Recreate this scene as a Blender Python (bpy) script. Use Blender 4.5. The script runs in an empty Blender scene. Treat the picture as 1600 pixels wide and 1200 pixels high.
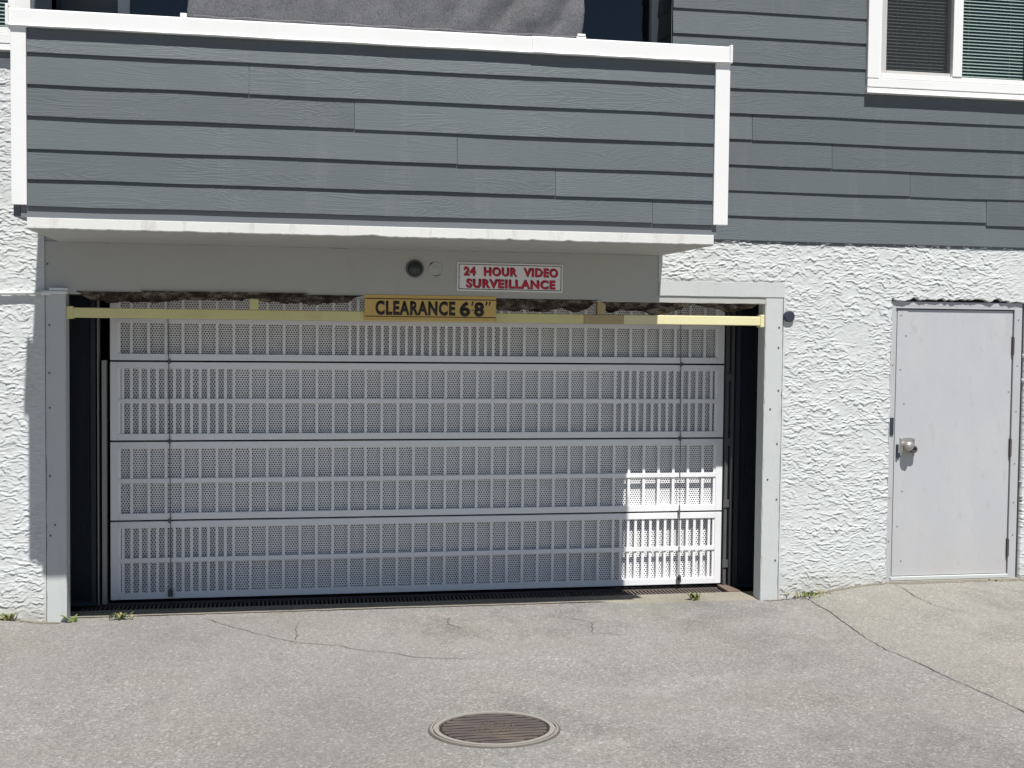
import bpy, bmesh, math, random
import numpy as np
from mathutils import Matrix, Vector

random.seed(7)
scene = bpy.context.scene
COL = scene.collection

# ------------------------------------------------------------------ camera
cam_d = bpy.data.cameras.new("camera")
cam = bpy.data.objects.new("camera", cam_d)
COL.objects.link(cam)
cam_d.sensor_width = 36.0
cam_d.lens = 36.0 * 1950.0 / 1600.0
cam_d.clip_start = 0.05
cam_d.clip_end = 1000.0
YAW, PITCH, ROLL = math.radians(10.66561), math.radians(-2.42176), math.radians(0.61294)
_f = Vector((math.sin(YAW) * math.cos(PITCH), math.cos(YAW) * math.cos(PITCH), math.sin(PITCH)))
_r = Vector((math.cos(YAW), -math.sin(YAW), 0.0))
_u = _r.cross(_f)
_r2 = math.cos(ROLL) * _r + math.sin(ROLL) * _u
_u2 = -math.sin(ROLL) * _r + math.cos(ROLL) * _u
cam.matrix_world = Matrix((
    (_r2.x, _u2.x, -_f.x, -0.95318),
    (_r2.y, _u2.y, -_f.y, -8.65472),
    (_r2.z, _u2.z, -_f.z, 1.97055),
    (0, 0, 0, 1)))
scene.camera = cam

# ------------------------------------------------------------------ sky and sun
LIGHT = Vector((-0.052, 0.483, -1.0)).normalized()      # direction the sunlight travels
SUN_EL = math.asin(-LIGHT.z)
SUN_AZ = math.atan2(-LIGHT.x, -LIGHT.y)                  # clockwise from +Y
world = bpy.data.worlds.new("World")
scene.world = world
world.use_nodes = True
wn = world.node_tree
wn.nodes.clear()
sky = wn.nodes.new("ShaderNodeTexSky")
sky.sky_type = 'NISHITA'
sky.sun_disc = False
sky.sun_elevation = SUN_EL
sky.sun_rotation = SUN_AZ
sky.air_density = 0.8
sky.dust_density = 0.3
sky.ozone_density = 1.0
bg = wn.nodes.new("ShaderNodeBackground")
bg.inputs["Strength"].default_value = 0.05
wo = wn.nodes.new("ShaderNodeOutputWorld")
wn.links.new(sky.outputs[0], bg.inputs[0])
wn.links.new(bg.outputs[0], wo.inputs[0])

sun_d = bpy.data.lights.new("sun", 'SUN')
sun_d.energy = 5.0
sun_d.angle = math.radians(0.53)
sun_d.color = (1.0, 0.97, 0.925)
sun = bpy.data.objects.new("sun", sun_d)
COL.objects.link(sun)
sun.rotation_euler = LIGHT.to_track_quat('-Z', 'Y').to_euler()
sun.location = (2, -8, 14)

scene.view_settings.view_transform = 'Standard'
scene.view_settings.look = 'None'
scene.view_settings.exposure = 0.40
scene.view_settings.gamma = 1.0
scene.view_settings.use_curve_mapping = False

scene.cycles.max_bounces = 8
scene.cycles.diffuse_bounces = 4
scene.cycles.glossy_bounces = 3

# ------------------------------------------------------------------ helpers
class MB:
    """collects boxes, prisms and surfaces; build() links them as one mesh object"""
    def __init__(self):
        self.v, self.f, self.m = [], [], []

    def quad(self, pts, mat=0):
        n = len(self.v)
        self.v += [tuple(p) for p in pts]
        self.f.append(tuple(range(n, n + len(pts))))
        self.m.append(mat)
        return self

    def box(self, x0, x1, y0, y1, z0, z1, mat=0):
        n = len(self.v)
        self.v += [(x0, y0, z0), (x1, y0, z0), (x1, y1, z0), (x0, y1, z0), (x0, y0, z1), (x1, y0, z1), (x1, y1, z1), (x0, y1, z1)]
        for q in ((0, 3, 2, 1), (4, 5, 6, 7), (0, 1, 5, 4), (1, 2, 6, 5), (2, 3, 7, 6), (3, 0, 4, 7)):
            self.f.append(tuple(n + i for i in q))
            self.m.append(mat)
        return self

    def lathe(self, c, axis, prof, seg=28, mat=0, caps=True):
        """prof: list of (radius, distance along axis)"""
        c = Vector(c); ax = Vector(axis).normalized()
        a = ax.orthogonal().normalized(); b = ax.cross(a)
        n = len(self.v)
        for r, d in prof:
            for k in range(seg):
                t = 2 * math.pi * k / seg
                p = c + ax * d + (a * math.cos(t) + b * math.sin(t)) * r
                self.v.append(tuple(p))
        for i in range(len(prof) - 1):
            for k in range(seg):
                k2 = (k + 1) % seg
                self.f.append((n + i * seg + k, n + i * seg + k2, n + (i + 1) * seg + k2, n + (i + 1) * seg + k)); self.m.append(mat)
        if caps:
            self.f.append(tuple(n + k for k in reversed(range(seg)))); self.m.append(mat)
            e = n + (len(prof) - 1) * seg
            self.f.append(tuple(e + k for k in range(seg))); self.m.append(mat)
        return self

    def tube(self, pts, r, seg=10, mat=0):
        pts = [Vector(p) for p in pts]
        n = len(self.v)
        for i, p in enumerate(pts):
            d = (pts[min(i + 1, len(pts) - 1)] - pts[max(i - 1, 0)]).normalized()
            a = d.orthogonal().normalized() if i == 0 else (a - d * a.dot(d)).normalized()
            b = d.cross(a)
            rr = r[i] if isinstance(r, (list, tuple)) else r
            for k in range(seg):
                t = 2 * math.pi * k / seg
                self.v.append(tuple(p + (a * math.cos(t) + b * math.sin(t)) * rr))
        for i in range(len(pts) - 1):
            for k in range(seg):
                k2 = (k + 1) % seg
                self.f.append((n + i * seg + k, n + i * seg + k2, n + (i + 1) * seg + k2, n + (i + 1) * seg + k)); self.m.append(mat)
        self.f.append(tuple(n + k for k in reversed(range(seg)))); self.m.append(mat)
        e = n + (len(pts) - 1) * seg
        self.f.append(tuple(e + k for k in range(seg))); self.m.append(mat)
        return self

    def mesh(self, name, mats):
        me = bpy.data.meshes.new(name)
        me.from_pydata(self.v, [], self.f)
        for m in (mats if isinstance(mats, (list, tuple)) else [mats]):
            me.materials.append(m)
        if any(self.m):
            me.polygons.foreach_set("material_index", self.m)
        bm = bmesh.new(); bm.from_mesh(me)
        bmesh.ops.recalc_face_normals(bm, faces=bm.faces)
        bm.to_mesh(me); bm.free()
        return me

    def build(self, name, mats, parent=None, bevel=0.0, smooth=False):
        return link(name, self.mesh(name, mats), parent, bevel, smooth)


def link(name, me, parent=None, bevel=0.0, smooth=False):
    o = bpy.data.objects.new(name, me)
    COL.objects.link(o)
    if parent is not None:
        o.parent = parent
    if smooth:
        for p in me.polygons:
            p.use_smooth = True
    if bevel:
        b = o.modifiers.new("bevel", 'BEVEL')
        b.width = bevel; b.segments = 2; b.limit_method = 'ANGLE'; b.angle_limit = math.radians(40)
    return o


def tag(o, label=None, cat=None, group=None, kind=None):
    if label: o["label"] = label
    if cat: o["category"] = cat
    if group: o["group"] = group
    if kind: o["kind"] = kind
    return o


def empty(name, loc=(0, 0, 0)):
    o = bpy.data.objects.new(name, None)
    o.empty_display_size = 0.1
    COL.objects.link(o)
    o.location = loc
    return o


def grid_mesh(name, P, mats, keep=None, smooth=True):
    """P: (nu, nv, 3) array of points; keep: (nu-1, nv-1) mask of cells"""
    nu, nv = P.shape[:2]
    idx = np.arange(nu * nv).reshape(nu, nv)
    q = np.stack([idx[:-1, :-1], idx[1:, :-1], idx[1:, 1:], idx[:-1, 1:]], -1)
    q = q[keep] if keep is not None else q.reshape(-1, 4)
    used = np.unique(q)
    remap = np.zeros(nu * nv, np.int64); remap[used] = np.arange(len(used))
    q = remap[q]; V = P.reshape(-1, 3)[used]
    return raw_mesh(name, V, q, mats, smooth)


def raw_mesh(name, V, q, mats, smooth=False):
    me = bpy.data.meshes.new(name)
    k = q.shape[1]
    me.vertices.add(len(V)); me.vertices.foreach_set("co", np.ascontiguousarray(V, dtype=np.float32).ravel())
    me.loops.add(q.size); me.loops.foreach_set("vertex_index", np.ascontiguousarray(q, dtype=np.int32).ravel())
    me.polygons.add(len(q)); me.polygons.foreach_set("loop_start", np.arange(0, q.size, k, dtype=np.int32))
    me.polygons.foreach_set("use_smooth", np.full(len(q), smooth, dtype=bool))
    for m in (mats if isinstance(mats, (list, tuple)) else [mats]):
        me.materials.append(m)
    me.update(calc_edges=True); me.validate()
    return me


_lat = np.random.RandomState(11).rand(256, 256).astype(np.float64)
def vnoise(x, y, seed=0):
    x = np.asarray(x, float) + seed * 17.31; y = np.asarray(y, float) + seed * 9.77
    xi = np.floor(x).astype(int); yi = np.floor(y).astype(int)
    fx = x - xi; fy = y - yi
    fx = fx * fx * (3 - 2 * fx); fy = fy * fy * (3 - 2 * fy)
    g = lambda a, b: _lat[a % 256, b % 256]
    return (g(xi, yi) * (1 - fx) + g(xi + 1, yi) * fx) * (1 - fy) + (g(xi, yi + 1) * (1 - fx) + g(xi + 1, yi + 1) * fx) * fy
def fbm(x, y, seed=0, octv=3):
    s = 0; a = 0.5; t = 0
    for k in range(octv):
        s = s + a * vnoise(x * 2 ** k, y * 2 ** k, seed + 3 * k); t += a; a *= 0.5
    return s / t
def sstep(a, b, x):
    t = np.clip((np.asarray(x, float) - a) / (b - a), 0, 1); return t * t * (3 - 2 * t)

# ------------------------------------------------------------------ materials
class Mat:
    def __init__(self, name, rough=0.6, metallic=0.0, spec=0.4):
        self.m = bpy.data.materials.new(name); self.m.use_nodes = True
        self.t = self.m.node_tree; self.n = self.t.nodes; self.l = self.t.links
        self.p = self.n["Principled BSDF"]
        self.p.inputs["Roughness"].default_value = rough
        self.p.inputs["Metallic"].default_value = metallic
        self.p.inputs["Specular IOR Level"].default_value = spec
        self._c = None
    def node(self, t, **kw):
        x = self.n.new(t)
        for k, v in kw.items():
            if hasattr(x, k): setattr(x, k, v)
            else: x.inputs[k.replace("_", " ")].default_value = v
        return x
    def coord(self, scale=(1, 1, 1), random_shift=False, source="Object"):
        tc = self.node("ShaderNodeTexCoord")
        mp = self.node("ShaderNodeMapping")
        mp.inputs["Scale"].default_value = scale
        self.l.new(tc.outputs[source], mp.inputs["Vector"])
        if random_shift:
            oi = self.node("ShaderNodeObjectInfo")
            mu = self.node("ShaderNodeMath", operation='MULTIPLY'); mu.inputs[1].default_value = 87.0
            self.l.new(oi.outputs["Random"], mu.inputs[0])
            cb = self.node("ShaderNodeCombineXYZ")
            self.l.new(mu.outputs[0], cb.inputs[0]); self.l.new(mu.outputs[0], cb.inputs[1]); self.l.new(mu.outputs[0], cb.inputs[2])
            self.l.new(cb.outputs[0], mp.inputs["Location"])
        return mp.outputs[0]
    def noise(self, vec, scale, detail=3.0, rough=0.55, dist=0.0):
        x = self.node("ShaderNodeTexNoise"); x.inputs["Scale"].default_value = scale
        x.inputs["Detail"].default_value = detail; x.inputs["Roughness"].default_value = rough
        x.inputs["Distortion"].default_value = dist
        self.l.new(vec, x.inputs["Vector"]); return x.outputs["Fac"]
    def vor(self, vec, scale, feature='F1', out="Distance"):
        x = self.node("ShaderNodeTexVoronoi"); x.feature = feature; x.inputs["Scale"].default_value = scale
        self.l.new(vec, x.inputs["Vector"]); return x.outputs[out]
    def ramp(self, fac, stops, interp='LINEAR'):
        x = self.node("ShaderNodeValToRGB"); r = x.color_ramp; r.interpolation = interp
        while len(r.elements) < len(stops): r.elements.new(0.5)
        for e, (p, c) in zip(r.elements, stops):
            e.position = p; e.color = (c, c, c, 1) if isinstance(c, (int, float)) else (*c, 1)
        self.l.new(fac, x.inputs[0]); return x.outputs[0]
    def mix(self, fac, a, b, blend='MIX'):
        x = self.node("ShaderNodeMix"); x.data_type = 'RGBA'; x.blend_type = blend
        for s, v in ((x.inputs[0], fac), (x.inputs[6], a), (x.inputs[7], b)):
            if isinstance(v, (int, float)): s.default_value = v
            elif isinstance(v, tuple): s.default_value = (*v, 1)
            else: self.l.new(v, s)
        return x.outputs[2]
    def math(self, op, a, b=0.0):
        x = self.node("ShaderNodeMath"); x.operation = op
        for s, v in ((x.inputs[0], a), (x.inputs[1], b)):
            if isinstance(v, (int, float)): s.default_value = v
            else: self.l.new(v, s)
        return x.outputs[0]
    def color(self, c):
        if isinstance(c, tuple): self.p.inputs["Base Color"].default_value = (*c, 1)
        else: self.l.new(c, self.p.inputs["Base Color"])
        return self
    def bump(self, h, strength=0.4, dist=0.002):
        b = self.node("ShaderNodeBump"); b.inputs["Strength"].default_value = strength; b.inputs["Distance"].default_value = dist
        self.l.new(h, b.inputs["Height"])
        prev = self.p.inputs["Normal"].links
        if prev: self.l.new(prev[0].from_socket, b.inputs["Normal"])
        self.l.new(b.outputs[0], self.p.inputs["Normal"]); return self
    def rough(self, r):
        self.l.new(r, self.p.inputs["Roughness"]); return self


def painted(name, col, rough=0.5, var=0.06, dirt=0.12, scale=3.0, dirtcol=(0.25, 0.22, 0.18), bump=0.15, metallic=0.0, rnd=False):
    m = Mat(name, rough, metallic)
    v = m.coord(random_shift=rnd)
    n = m.noise(v, scale, 4); n2 = m.noise(v, scale * 14, 3)
    a = tuple(c * (1 - var) for c in col); b = tuple(min(1, c * (1 + var)) for c in col)
    c = m.mix(n, a, b)
    if dirt:
        d = m.ramp(m.math('MULTIPLY', m.noise(v, scale * 2.3, 6, 0.7), m.noise(v, scale * 0.6, 2)), [(0.27, 0.0), (0.5, dirt)])
        c = m.mix(d, c, dirtcol)
    m.color(c)
    m.bump(n2, bump, 0.001)
    return m.m


def mat_siding():
    m = Mat("grey_siding_paint", 0.55)
    v = m.coord((1, 1, 1), True)
    g = m.coord((0.9, 1, 9.0), True)
    base = m.mix(m.noise(v, 1.6, 3), (0.101, 0.120, 0.130), (0.121, 0.139, 0.149))
    base = m.mix(m.ramp(m.noise(v, 30, 4, 0.7), [(0.58, 0.0), (0.8, 0.25)]), base, (0.19, 0.20, 0.20))
    oi = m.node("ShaderNodeObjectInfo")
    base = m.mix(1.0, base, m.ramp(oi.outputs["Random"], [(0.0, 0.91), (1.0, 1.08)]), 'MULTIPLY')
    base = m.mix(m.ramp(m.noise(m.coord((4, 1, 0.5)), 1.5, 5, 0.7), [(0.55, 0.0), (0.8, 0.22)]), base, (0.22, 0.225, 0.22))
    # embossed cedar grain: contour lines of a stretched noise
    w = m.noise(g, 1.15, 2.5, 0.5, 0.6)
    s = m.math('SINE', m.math('MULTIPLY', w, 135.0))
    lines = m.ramp(s, [(0.0, 0.0), (0.55, 0.85), (1.0, 1.0)])
    patch = m.ramp(m.noise(v, 2.3, 2), [(0.36, 0.15), (0.62, 1.0)])
    h = m.math('MULTIPLY', lines, patch)
    fine = m.noise(m.coord((3, 1, 160), True), 1.0, 3)
    h = m.math('ADD', h, m.math('MULTIPLY', fine, 0.6))
    m.color(base); m.bump(h, 0.34, 0.002)
    return m.m


def mat_stucco():
    m = Mat("white_stucco_paint", 0.75, spec=0.25)
    v = m.coord()
    c = m.mix(m.noise(v, 2.2, 4), (0.535, 0.56, 0.56), (0.61, 0.63, 0.625))
    c = m.mix(m.ramp(m.noise(v, 9, 5, 0.7), [(0.52, 0.0), (0.80, 0.40)]), c, (0.44, 0.43, 0.39))
    c = m.mix(m.ramp(m.noise(m.coord((5, 5, 0.7)), 1.8, 5, 0.7), [(0.55, 0.0), (0.78, 0.30)]), c, (0.42, 0.42, 0.39))
    # splashed dirt close to the ground
    sx = m.node("ShaderNodeSeparateXYZ"); m.l.new(v, sx.inputs[0])
    low = m.math('ADD', sx.outputs[2], m.math('MULTIPLY', m.noise(v, 12, 4), 0.22))
    c = m.mix(m.ramp(low, [(0.08, 0.62), (0.36, 0.0)]), c, (0.34, 0.32, 0.27))
    m.color(c)
    m.bump(m.noise(v, 160, 4, 0.65), 0.55, 0.0015)
    m.bump(m.noise(v, 45, 3, 0.6), 0.35, 0.004)
    return m.m


def mat_smooth_concrete(name, lo, hi, dirt=0.3):
    m = Mat(name, 0.8, spec=0.2)
    v = m.coord()
    c = m.mix(m.noise(v, 1.7, 5, 0.65), lo, hi)
    c = m.mix(m.ramp(m.noise(m.coord((6, 6, 1.2)), 1.6, 5, 0.7), [(0.55, 0.0), (0.8, dirt)]), c, (0.30, 0.28, 0.22))
    c = m.mix(m.ramp(m.noise(v, 60, 3, 0.7), [(0.68, 0.0), (0.76, dirt)]), c, (0.16, 0.15, 0.13))
    m.color(c)
    m.bump(m.noise(v, 70, 4, 0.7), 0.4, 0.002)
    m.bump(m.noise(v, 7, 3), 0.3, 0.006)
    return m.m


def mat_asphalt(name, dark, light, tint_a, tint_b, stone=0.55, stains=0.5):
    m = Mat(name, 0.92, spec=0.25)
    v = m.coord()
    big = m.noise(v, 0.42, 5, 0.62); mid = m.noise(v, 1.7, 5, 0.65, 0.4)
    c = m.mix(m.ramp(big, [(0.36, 0.0), (0.62, 1.0)]), dark, light)
    c = m.mix(m.ramp(mid, [(0.44, 0.0), (0.70, 0.65)]), c, tint_a)
    c = m.mix(m.ramp(m.noise(v, 0.9, 4, 0.6, 0.5), [(0.48, 0.0), (0.70, 0.6)]), c, tint_b)
    # drips and tyre-scuffed dark stains, drawn out along the drive
    st = m.math('MULTIPLY', m.noise(m.coord((1.0, 0.45, 1)), 2.6, 6, 0.7, 0.8), m.noise(v, 0.7, 2))
    c = m.mix(m.ramp(st, [(0.27, 0.0), (0.42, stains)]), c, tuple(x * 0.55 for x in dark))
    pale = m.math('MULTIPLY', m.noise(v, 5.5, 6, 0.75), m.noise(v, 1.1, 3))
    c = m.mix(m.ramp(pale, [(0.30, 0.0), (0.42, 0.35)]), c, tuple(min(1, x * 1.35) for x in light))
    bw = m.node("ShaderNodeRGBToBW"); m.l.new(m.vor(v, 85, 'F1', "Color"), bw.inputs[0])
    bw2 = m.node("ShaderNodeRGBToBW"); m.l.new(m.vor(v, 190, 'F1', "Color"), bw2.inputs[0])
    k = m.ramp(bw.outputs[0], [(0.12, 0.74), (0.45, 0.96), (0.72, 1.04), (0.90, 1.50)])
    k2 = m.ramp(bw2.outputs[0], [(0.1, 0.74), (0.5, 1.0), (0.9, 1.26)])
    wear = m.ramp(m.noise(v, 1.4, 3), [(0.35, 0.7), (0.65, 1.0)])
    wear = m.math('MULTIPLY', wear, stone)
    c = m.mix(1.0, c, m.mix(wear, (1, 1, 1), k), 'MULTIPLY')
    c = m.mix(1.0, c, m.mix(wear, (1, 1, 1), k2), 'MULTIPLY')
    c = m.mix(m.ramp(m.noise(v, 120, 3, 0.7), [(0.66, 0.0), (0.78, 0.30)]), c, (0.05, 0.047, 0.042))
    m.color(c)
    m.bump(m.math('ADD', m.vor(v, 85), m.math('MULTIPLY', m.noise(v, 240, 3), 0.8)), 0.55, 0.0035)
    m.bump(m.noise(v, 9, 3), 0.25, 0.01)
    return m.m


def mat_glass():
    m = bpy.data.materials.new("window_glass"); m.use_nodes = True
    t = m.node_tree; t.nodes.clear()
    o = t.nodes.new("ShaderNodeOutputMaterial"); mx = t.nodes.new("ShaderNodeMixShader")
    tr = t.nodes.new("ShaderNodeBsdfTransparent"); tr.inputs[0].default_value = (0.80, 0.86, 0.84, 1)
    gl = t.nodes.new("ShaderNodeBsdfGlossy"); gl.inputs["Roughness"].default_value = 0.015
    lw = t.nodes.new("ShaderNodeLayerWeight"); lw.inputs[0].default_value = 0.5
    pw = t.nodes.new("ShaderNodeMath"); pw.operation = 'POWER'; pw.inputs[1].default_value = 4.0
    ma = t.nodes.new("ShaderNodeMath"); ma.operation = 'MULTIPLY_ADD'; ma.inputs[1].default_value = 0.85; ma.inputs[2].default_value = 0.05
    t.links.new(lw.outputs["Facing"], pw.inputs[0]); t.links.new(pw.outputs[0], ma.inputs[0])
    t.links.new(ma.outputs[0], mx.inputs[0]); t.links.new(tr.outputs[0], mx.inputs[1]); t.links.new(gl.outputs[0], mx.inputs[2])
    t.links.new(mx.outputs[0], o.inputs[0])
    return m


def mat_screen():
    m = bpy.data.materials.new("insect_screen"); m.use_nodes = True
    t = m.node_tree; t.nodes.clear()
    o = t.nodes.new("ShaderNodeOutputMaterial"); mx = t.nodes.new("ShaderNodeMixShader")
    tr = t.nodes.new("ShaderNodeBsdfTransparent")
    df = t.nodes.new("ShaderNodeBsdfDiffuse"); df.inputs[0].default_value = (0.05, 0.052, 0.055, 1)
    mx.inputs[0].default_value = 0.38
    t.links.new(tr.outputs[0], mx.inputs[1]); t.links.new(df.outputs[0], mx.inputs[2]); t.links.new(mx.outputs[0], o.inputs[0])
    return m


M_SIDING = mat_siding()
M_STUCCO = mat_stucco()
M_WHITE = painted("white_trim_paint", (0.78, 0.78, 0.775), 0.42, 0.03, 0.18, 2.5, (0.5, 0.48, 0.43), 0.1)
M_VINYL = painted("white_vinyl", (0.80, 0.80, 0.79), 0.35, 0.02, 0.08, 4, (0.5, 0.5, 0.48), 0.05)
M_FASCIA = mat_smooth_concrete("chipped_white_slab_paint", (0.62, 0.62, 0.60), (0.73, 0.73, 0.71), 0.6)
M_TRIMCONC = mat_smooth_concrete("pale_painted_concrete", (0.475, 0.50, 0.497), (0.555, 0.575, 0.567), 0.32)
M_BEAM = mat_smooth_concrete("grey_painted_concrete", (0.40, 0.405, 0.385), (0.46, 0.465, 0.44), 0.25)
M_BAND = painted("grey_flashing_paint", (0.17, 0.185, 0.20), 0.6, 0.08, 0.2, 3)
M_GATE = painted("pale_grey_gate_enamel", (0.85, 0.855, 0.875), 0.38, 0.03, 0.22, 1.6, (0.42, 0.40, 0.37), 0.04)
M_BAR = painted("pale_grey_bar_enamel", (0.87, 0.87, 0.885), 0.40, 0.03, 0.06, 3.0, (0.42, 0.40, 0.37), 0.04)
M_SHEET = painted("perforated_sheet_enamel", (0.84, 0.84, 0.845), 0.5, 0.04, 0.16, 2.0, (0.40, 0.37, 0.33), 0.0)
M_BLACK = painted("black_metal", (0.028, 0.036, 0.055), 0.6, 0.2, 0.2, 5, (0.04, 0.038, 0.035))
M_TRACK = painted("galvanised_track", (0.33, 0.33, 0.31), 0.5, 0.12, 0.3, 6, (0.2, 0.17, 0.12), metallic=0.2)
M_DARKTRACK = painted("dark_grey_steel", (0.09, 0.095, 0.10), 0.55, 0.15, 0.2, 6)
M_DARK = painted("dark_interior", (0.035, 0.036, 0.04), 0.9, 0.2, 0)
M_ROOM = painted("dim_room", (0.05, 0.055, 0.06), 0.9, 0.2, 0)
M_GLASS = mat_glass()
M_SCREEN = mat_screen()
M_BLIND = painted("blind_slats", (0.74, 0.74, 0.70), 0.6, 0.03, 0)
M_SASH = painted("grey_screen_frame", (0.50, 0.49, 0.47), 0.5, 0.05, 0.1)
M_ALU = painted("grey_aluminium", (0.66, 0.69, 0.73), 0.45, 0.05, 0.1)
M_YELLOW = painted("yellow_bar_paint", (0.66, 0.61, 0.29), 0.55, 0.09, 0.35, 5, (0.45, 0.36, 0.18), 0.2)
M_CREAM = painted("faded_yellow_paint", (0.72, 0.67, 0.40), 0.6, 0.05, 0.25, 6, (0.5, 0.42, 0.28), 0.2)
M_BROWN = painted("rusted_paint", (0.43, 0.34, 0.19), 0.7, 0.14, 0.4, 9, (0.2, 0.12, 0.07), 0.3)
M_SIGNY = painted("ochre_sign_paint", (0.60, 0.41, 0.13), 0.5, 0.06, 0.25, 4, (0.35, 0.25, 0.14), 0.1)
M_INK = painted("black_sign_ink", (0.022, 0.02, 0.018), 0.5, 0.2, 0.25, 30, (0.10, 0.08, 0.05))
M_SIGNW = painted("white_sign_plastic", (0.78, 0.77, 0.78), 0.35, 0.02, 0.12, 5, (0.5, 0.47, 0.42), 0.03)
M_RED = painted("red_sign_ink", (0.52, 0.018, 0.055), 0.45, 0.05, 0)
M_RUST = painted("rusty_iron", (0.20, 0.12, 0.085), 0.85, 0.3, 0.5, 14, (0.10, 0.06, 0.04), 0.5)
M_IRON = painted("dark_drain_iron", (0.115, 0.095, 0.085), 0.85, 0.3, 0.5, 14, (0.07, 0.055, 0.045), 0.5)
M_HINGE = painted("grimy_hinge_steel", (0.10, 0.085, 0.08), 0.6, 0.3, 0.4, 30, (0.16, 0.07, 0.05), 0.3, metallic=0.3)
M_PLATE = painted("brown_steel_plate", (0.15, 0.105, 0.085), 0.85, 0.3, 0.5, 14, (0.08, 0.055, 0.04), 0.5)
M_STEEL = painted("worn_steel", (0.42, 0.41, 0.39), 0.42, 0.15, 0.3, 40, (0.22, 0.20, 0.17), 0.1, metallic=0.7)
M_CONDUIT = painted("white_conduit", (0.70, 0.71, 0.71), 0.45, 0.05, 0.2, 8)
M_SOIL = painted("dry_soil", (0.13, 0.105, 0.075), 0.95, 0.3, 0.3, 30)


def mat_door():
    m = Mat("lavender_grey_door_paint", 0.42)
    v = m.coord()
    c = m.mix(m.noise(v, 1.1, 3), (0.435, 0.442, 0.465), (0.475, 0.482, 0.50))
    st = m.noise(m.coord((4, 4, 1.7)), 1.1, 6, 0.7)
    c = m.mix(m.ramp(st, [(0.48, 0.0), (0.72, 0.5)]), c, (0.53, 0.53, 0.535))
    sx = m.node("ShaderNodeSeparateXYZ"); m.l.new(v, sx.inputs[0])
    low = m.math('ADD', sx.outputs[2], m.math('MULTIPLY', m.noise(v, 3.5, 4), 0.9))
    c = m.mix(m.ramp(low, [(0.45, 0.55), (1.35, 0.0)]), c, (0.46, 0.44, 0.415))
    sc = m.noise(m.coord((9, 9, 2.6)), 2.4, 6, 0.75)
    c = m.mix(m.ramp(sc, [(0.58, 0.0), (0.70, 0.5)]), c, (0.37, 0.355, 0.35))
    m.color(c); m.bump(m.noise(v, 5, 2), 0.12, 0.01)
    return m.m
M_DOOR = mat_door()
M_DOORFRAME = painted("grey_door_frame_paint", (0.44, 0.445, 0.465), 0.5, 0.05, 0.35, 4, (0.36, 0.34, 0.31))


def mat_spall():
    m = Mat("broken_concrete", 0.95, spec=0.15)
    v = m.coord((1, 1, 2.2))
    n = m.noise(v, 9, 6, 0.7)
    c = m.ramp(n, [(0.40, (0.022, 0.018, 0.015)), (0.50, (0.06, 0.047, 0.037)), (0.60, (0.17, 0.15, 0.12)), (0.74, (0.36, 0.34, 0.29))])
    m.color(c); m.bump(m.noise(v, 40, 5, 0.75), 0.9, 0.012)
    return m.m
M_SPALL = mat_spall()


def mat_tarp():
    m = Mat("grey_shade_cloth", 0.75, spec=0.3)
    v = m.coord((90, 90, 30))
    sp = m.math('ADD', m.math('MULTIPLY', m.noise(v, 3.0, 3, 0.75), 0.8), m.math('MULTIPLY', m.noise(m.coord((1, 1, 0.5)), 7.0, 4, 0.6), 0.2))
    c = m.mix(m.ramp(sp, [(0.40, 0.0), (0.66, 1.0)]), (0.065, 0.066, 0.072), (0.18, 0.182, 0.194))
    m.color(c); m.bump(sp, 0.25, 0.002)
    return m.m
M_TARP = mat_tarp()


def mat_lid():
    m = Mat("cast_iron_lid", 0.75, spec=0.35)
    v = m.coord()
    c = m.mix(m.noise(v, 5, 4, 0.6), (0.060, 0.048, 0.046), (0.100, 0.081, 0.076))
    c = m.mix(m.ramp(m.noise(v, 3.1, 3), [(0.52, 0.0), (0.74, 0.55)]), c, (0.17, 0.125, 0.085))
    m.color(c); m.bump(m.noise(v, 120, 4, 0.7), 0.5, 0.003)
    return m.m
M_LID = mat_lid()
M_GROOVE_SHADE = painted("shaded_groove_iron", (0.020, 0.016, 0.014), 0.9, 0.25, 0.3, 14, (0.10, 0.085, 0.07), 0.4)  # near-black lid base: groove shade between the ribs is painted in
M_TREAD = painted("worn_tan_iron", (0.125, 0.10, 0.075), 0.8, 0.25, 0.3, 14, (0.10, 0.085, 0.07), 0.4)
M_RING = painted("worn_iron_ring", (0.26, 0.24, 0.215), 0.7, 0.12, 0.45, 14, (0.16, 0.13, 0.11), 0.4)

M_ASPHALT = mat_asphalt("aged_asphalt", (0.192, 0.186, 0.175), (0.254, 0.248, 0.235), (0.224, 0.199, 0.194), (0.207, 0.207, 0.176), 1.0, 0.42)
M_LOT = mat_asphalt("pale_weathered_asphalt", (0.215, 0.208, 0.188), (0.265, 0.256, 0.232), (0.255, 0.232, 0.208), (0.215, 0.215, 0.188), 0.85, 0.4)
M_APRON = mat_asphalt("stained_concrete", (0.24, 0.22, 0.18), (0.30, 0.28, 0.235), (0.26, 0.225, 0.18), (0.21, 0.20, 0.16), 0.3)
M_CRACK = painted("crack_dirt", (0.10, 0.092, 0.08), 0.95, 0.3, 0.6, 20, (0.17, 0.16, 0.14))


def mat_leaf(name, a, b):
    m = Mat(name, 0.6)
    m.color(m.mix(m.noise(m.coord(random_shift=True), 25, 2), a, b))
    m.p.inputs["Subsurface Weight"].default_value = 0.0
    return m.m
M_LEAF = mat_leaf("weed_green", (0.07, 0.13, 0.025), (0.20, 0.26, 0.06))
M_DRYLEAF = mat_leaf("weed_straw", (0.24, 0.22, 0.09), (0.38, 0.34, 0.17))

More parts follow.
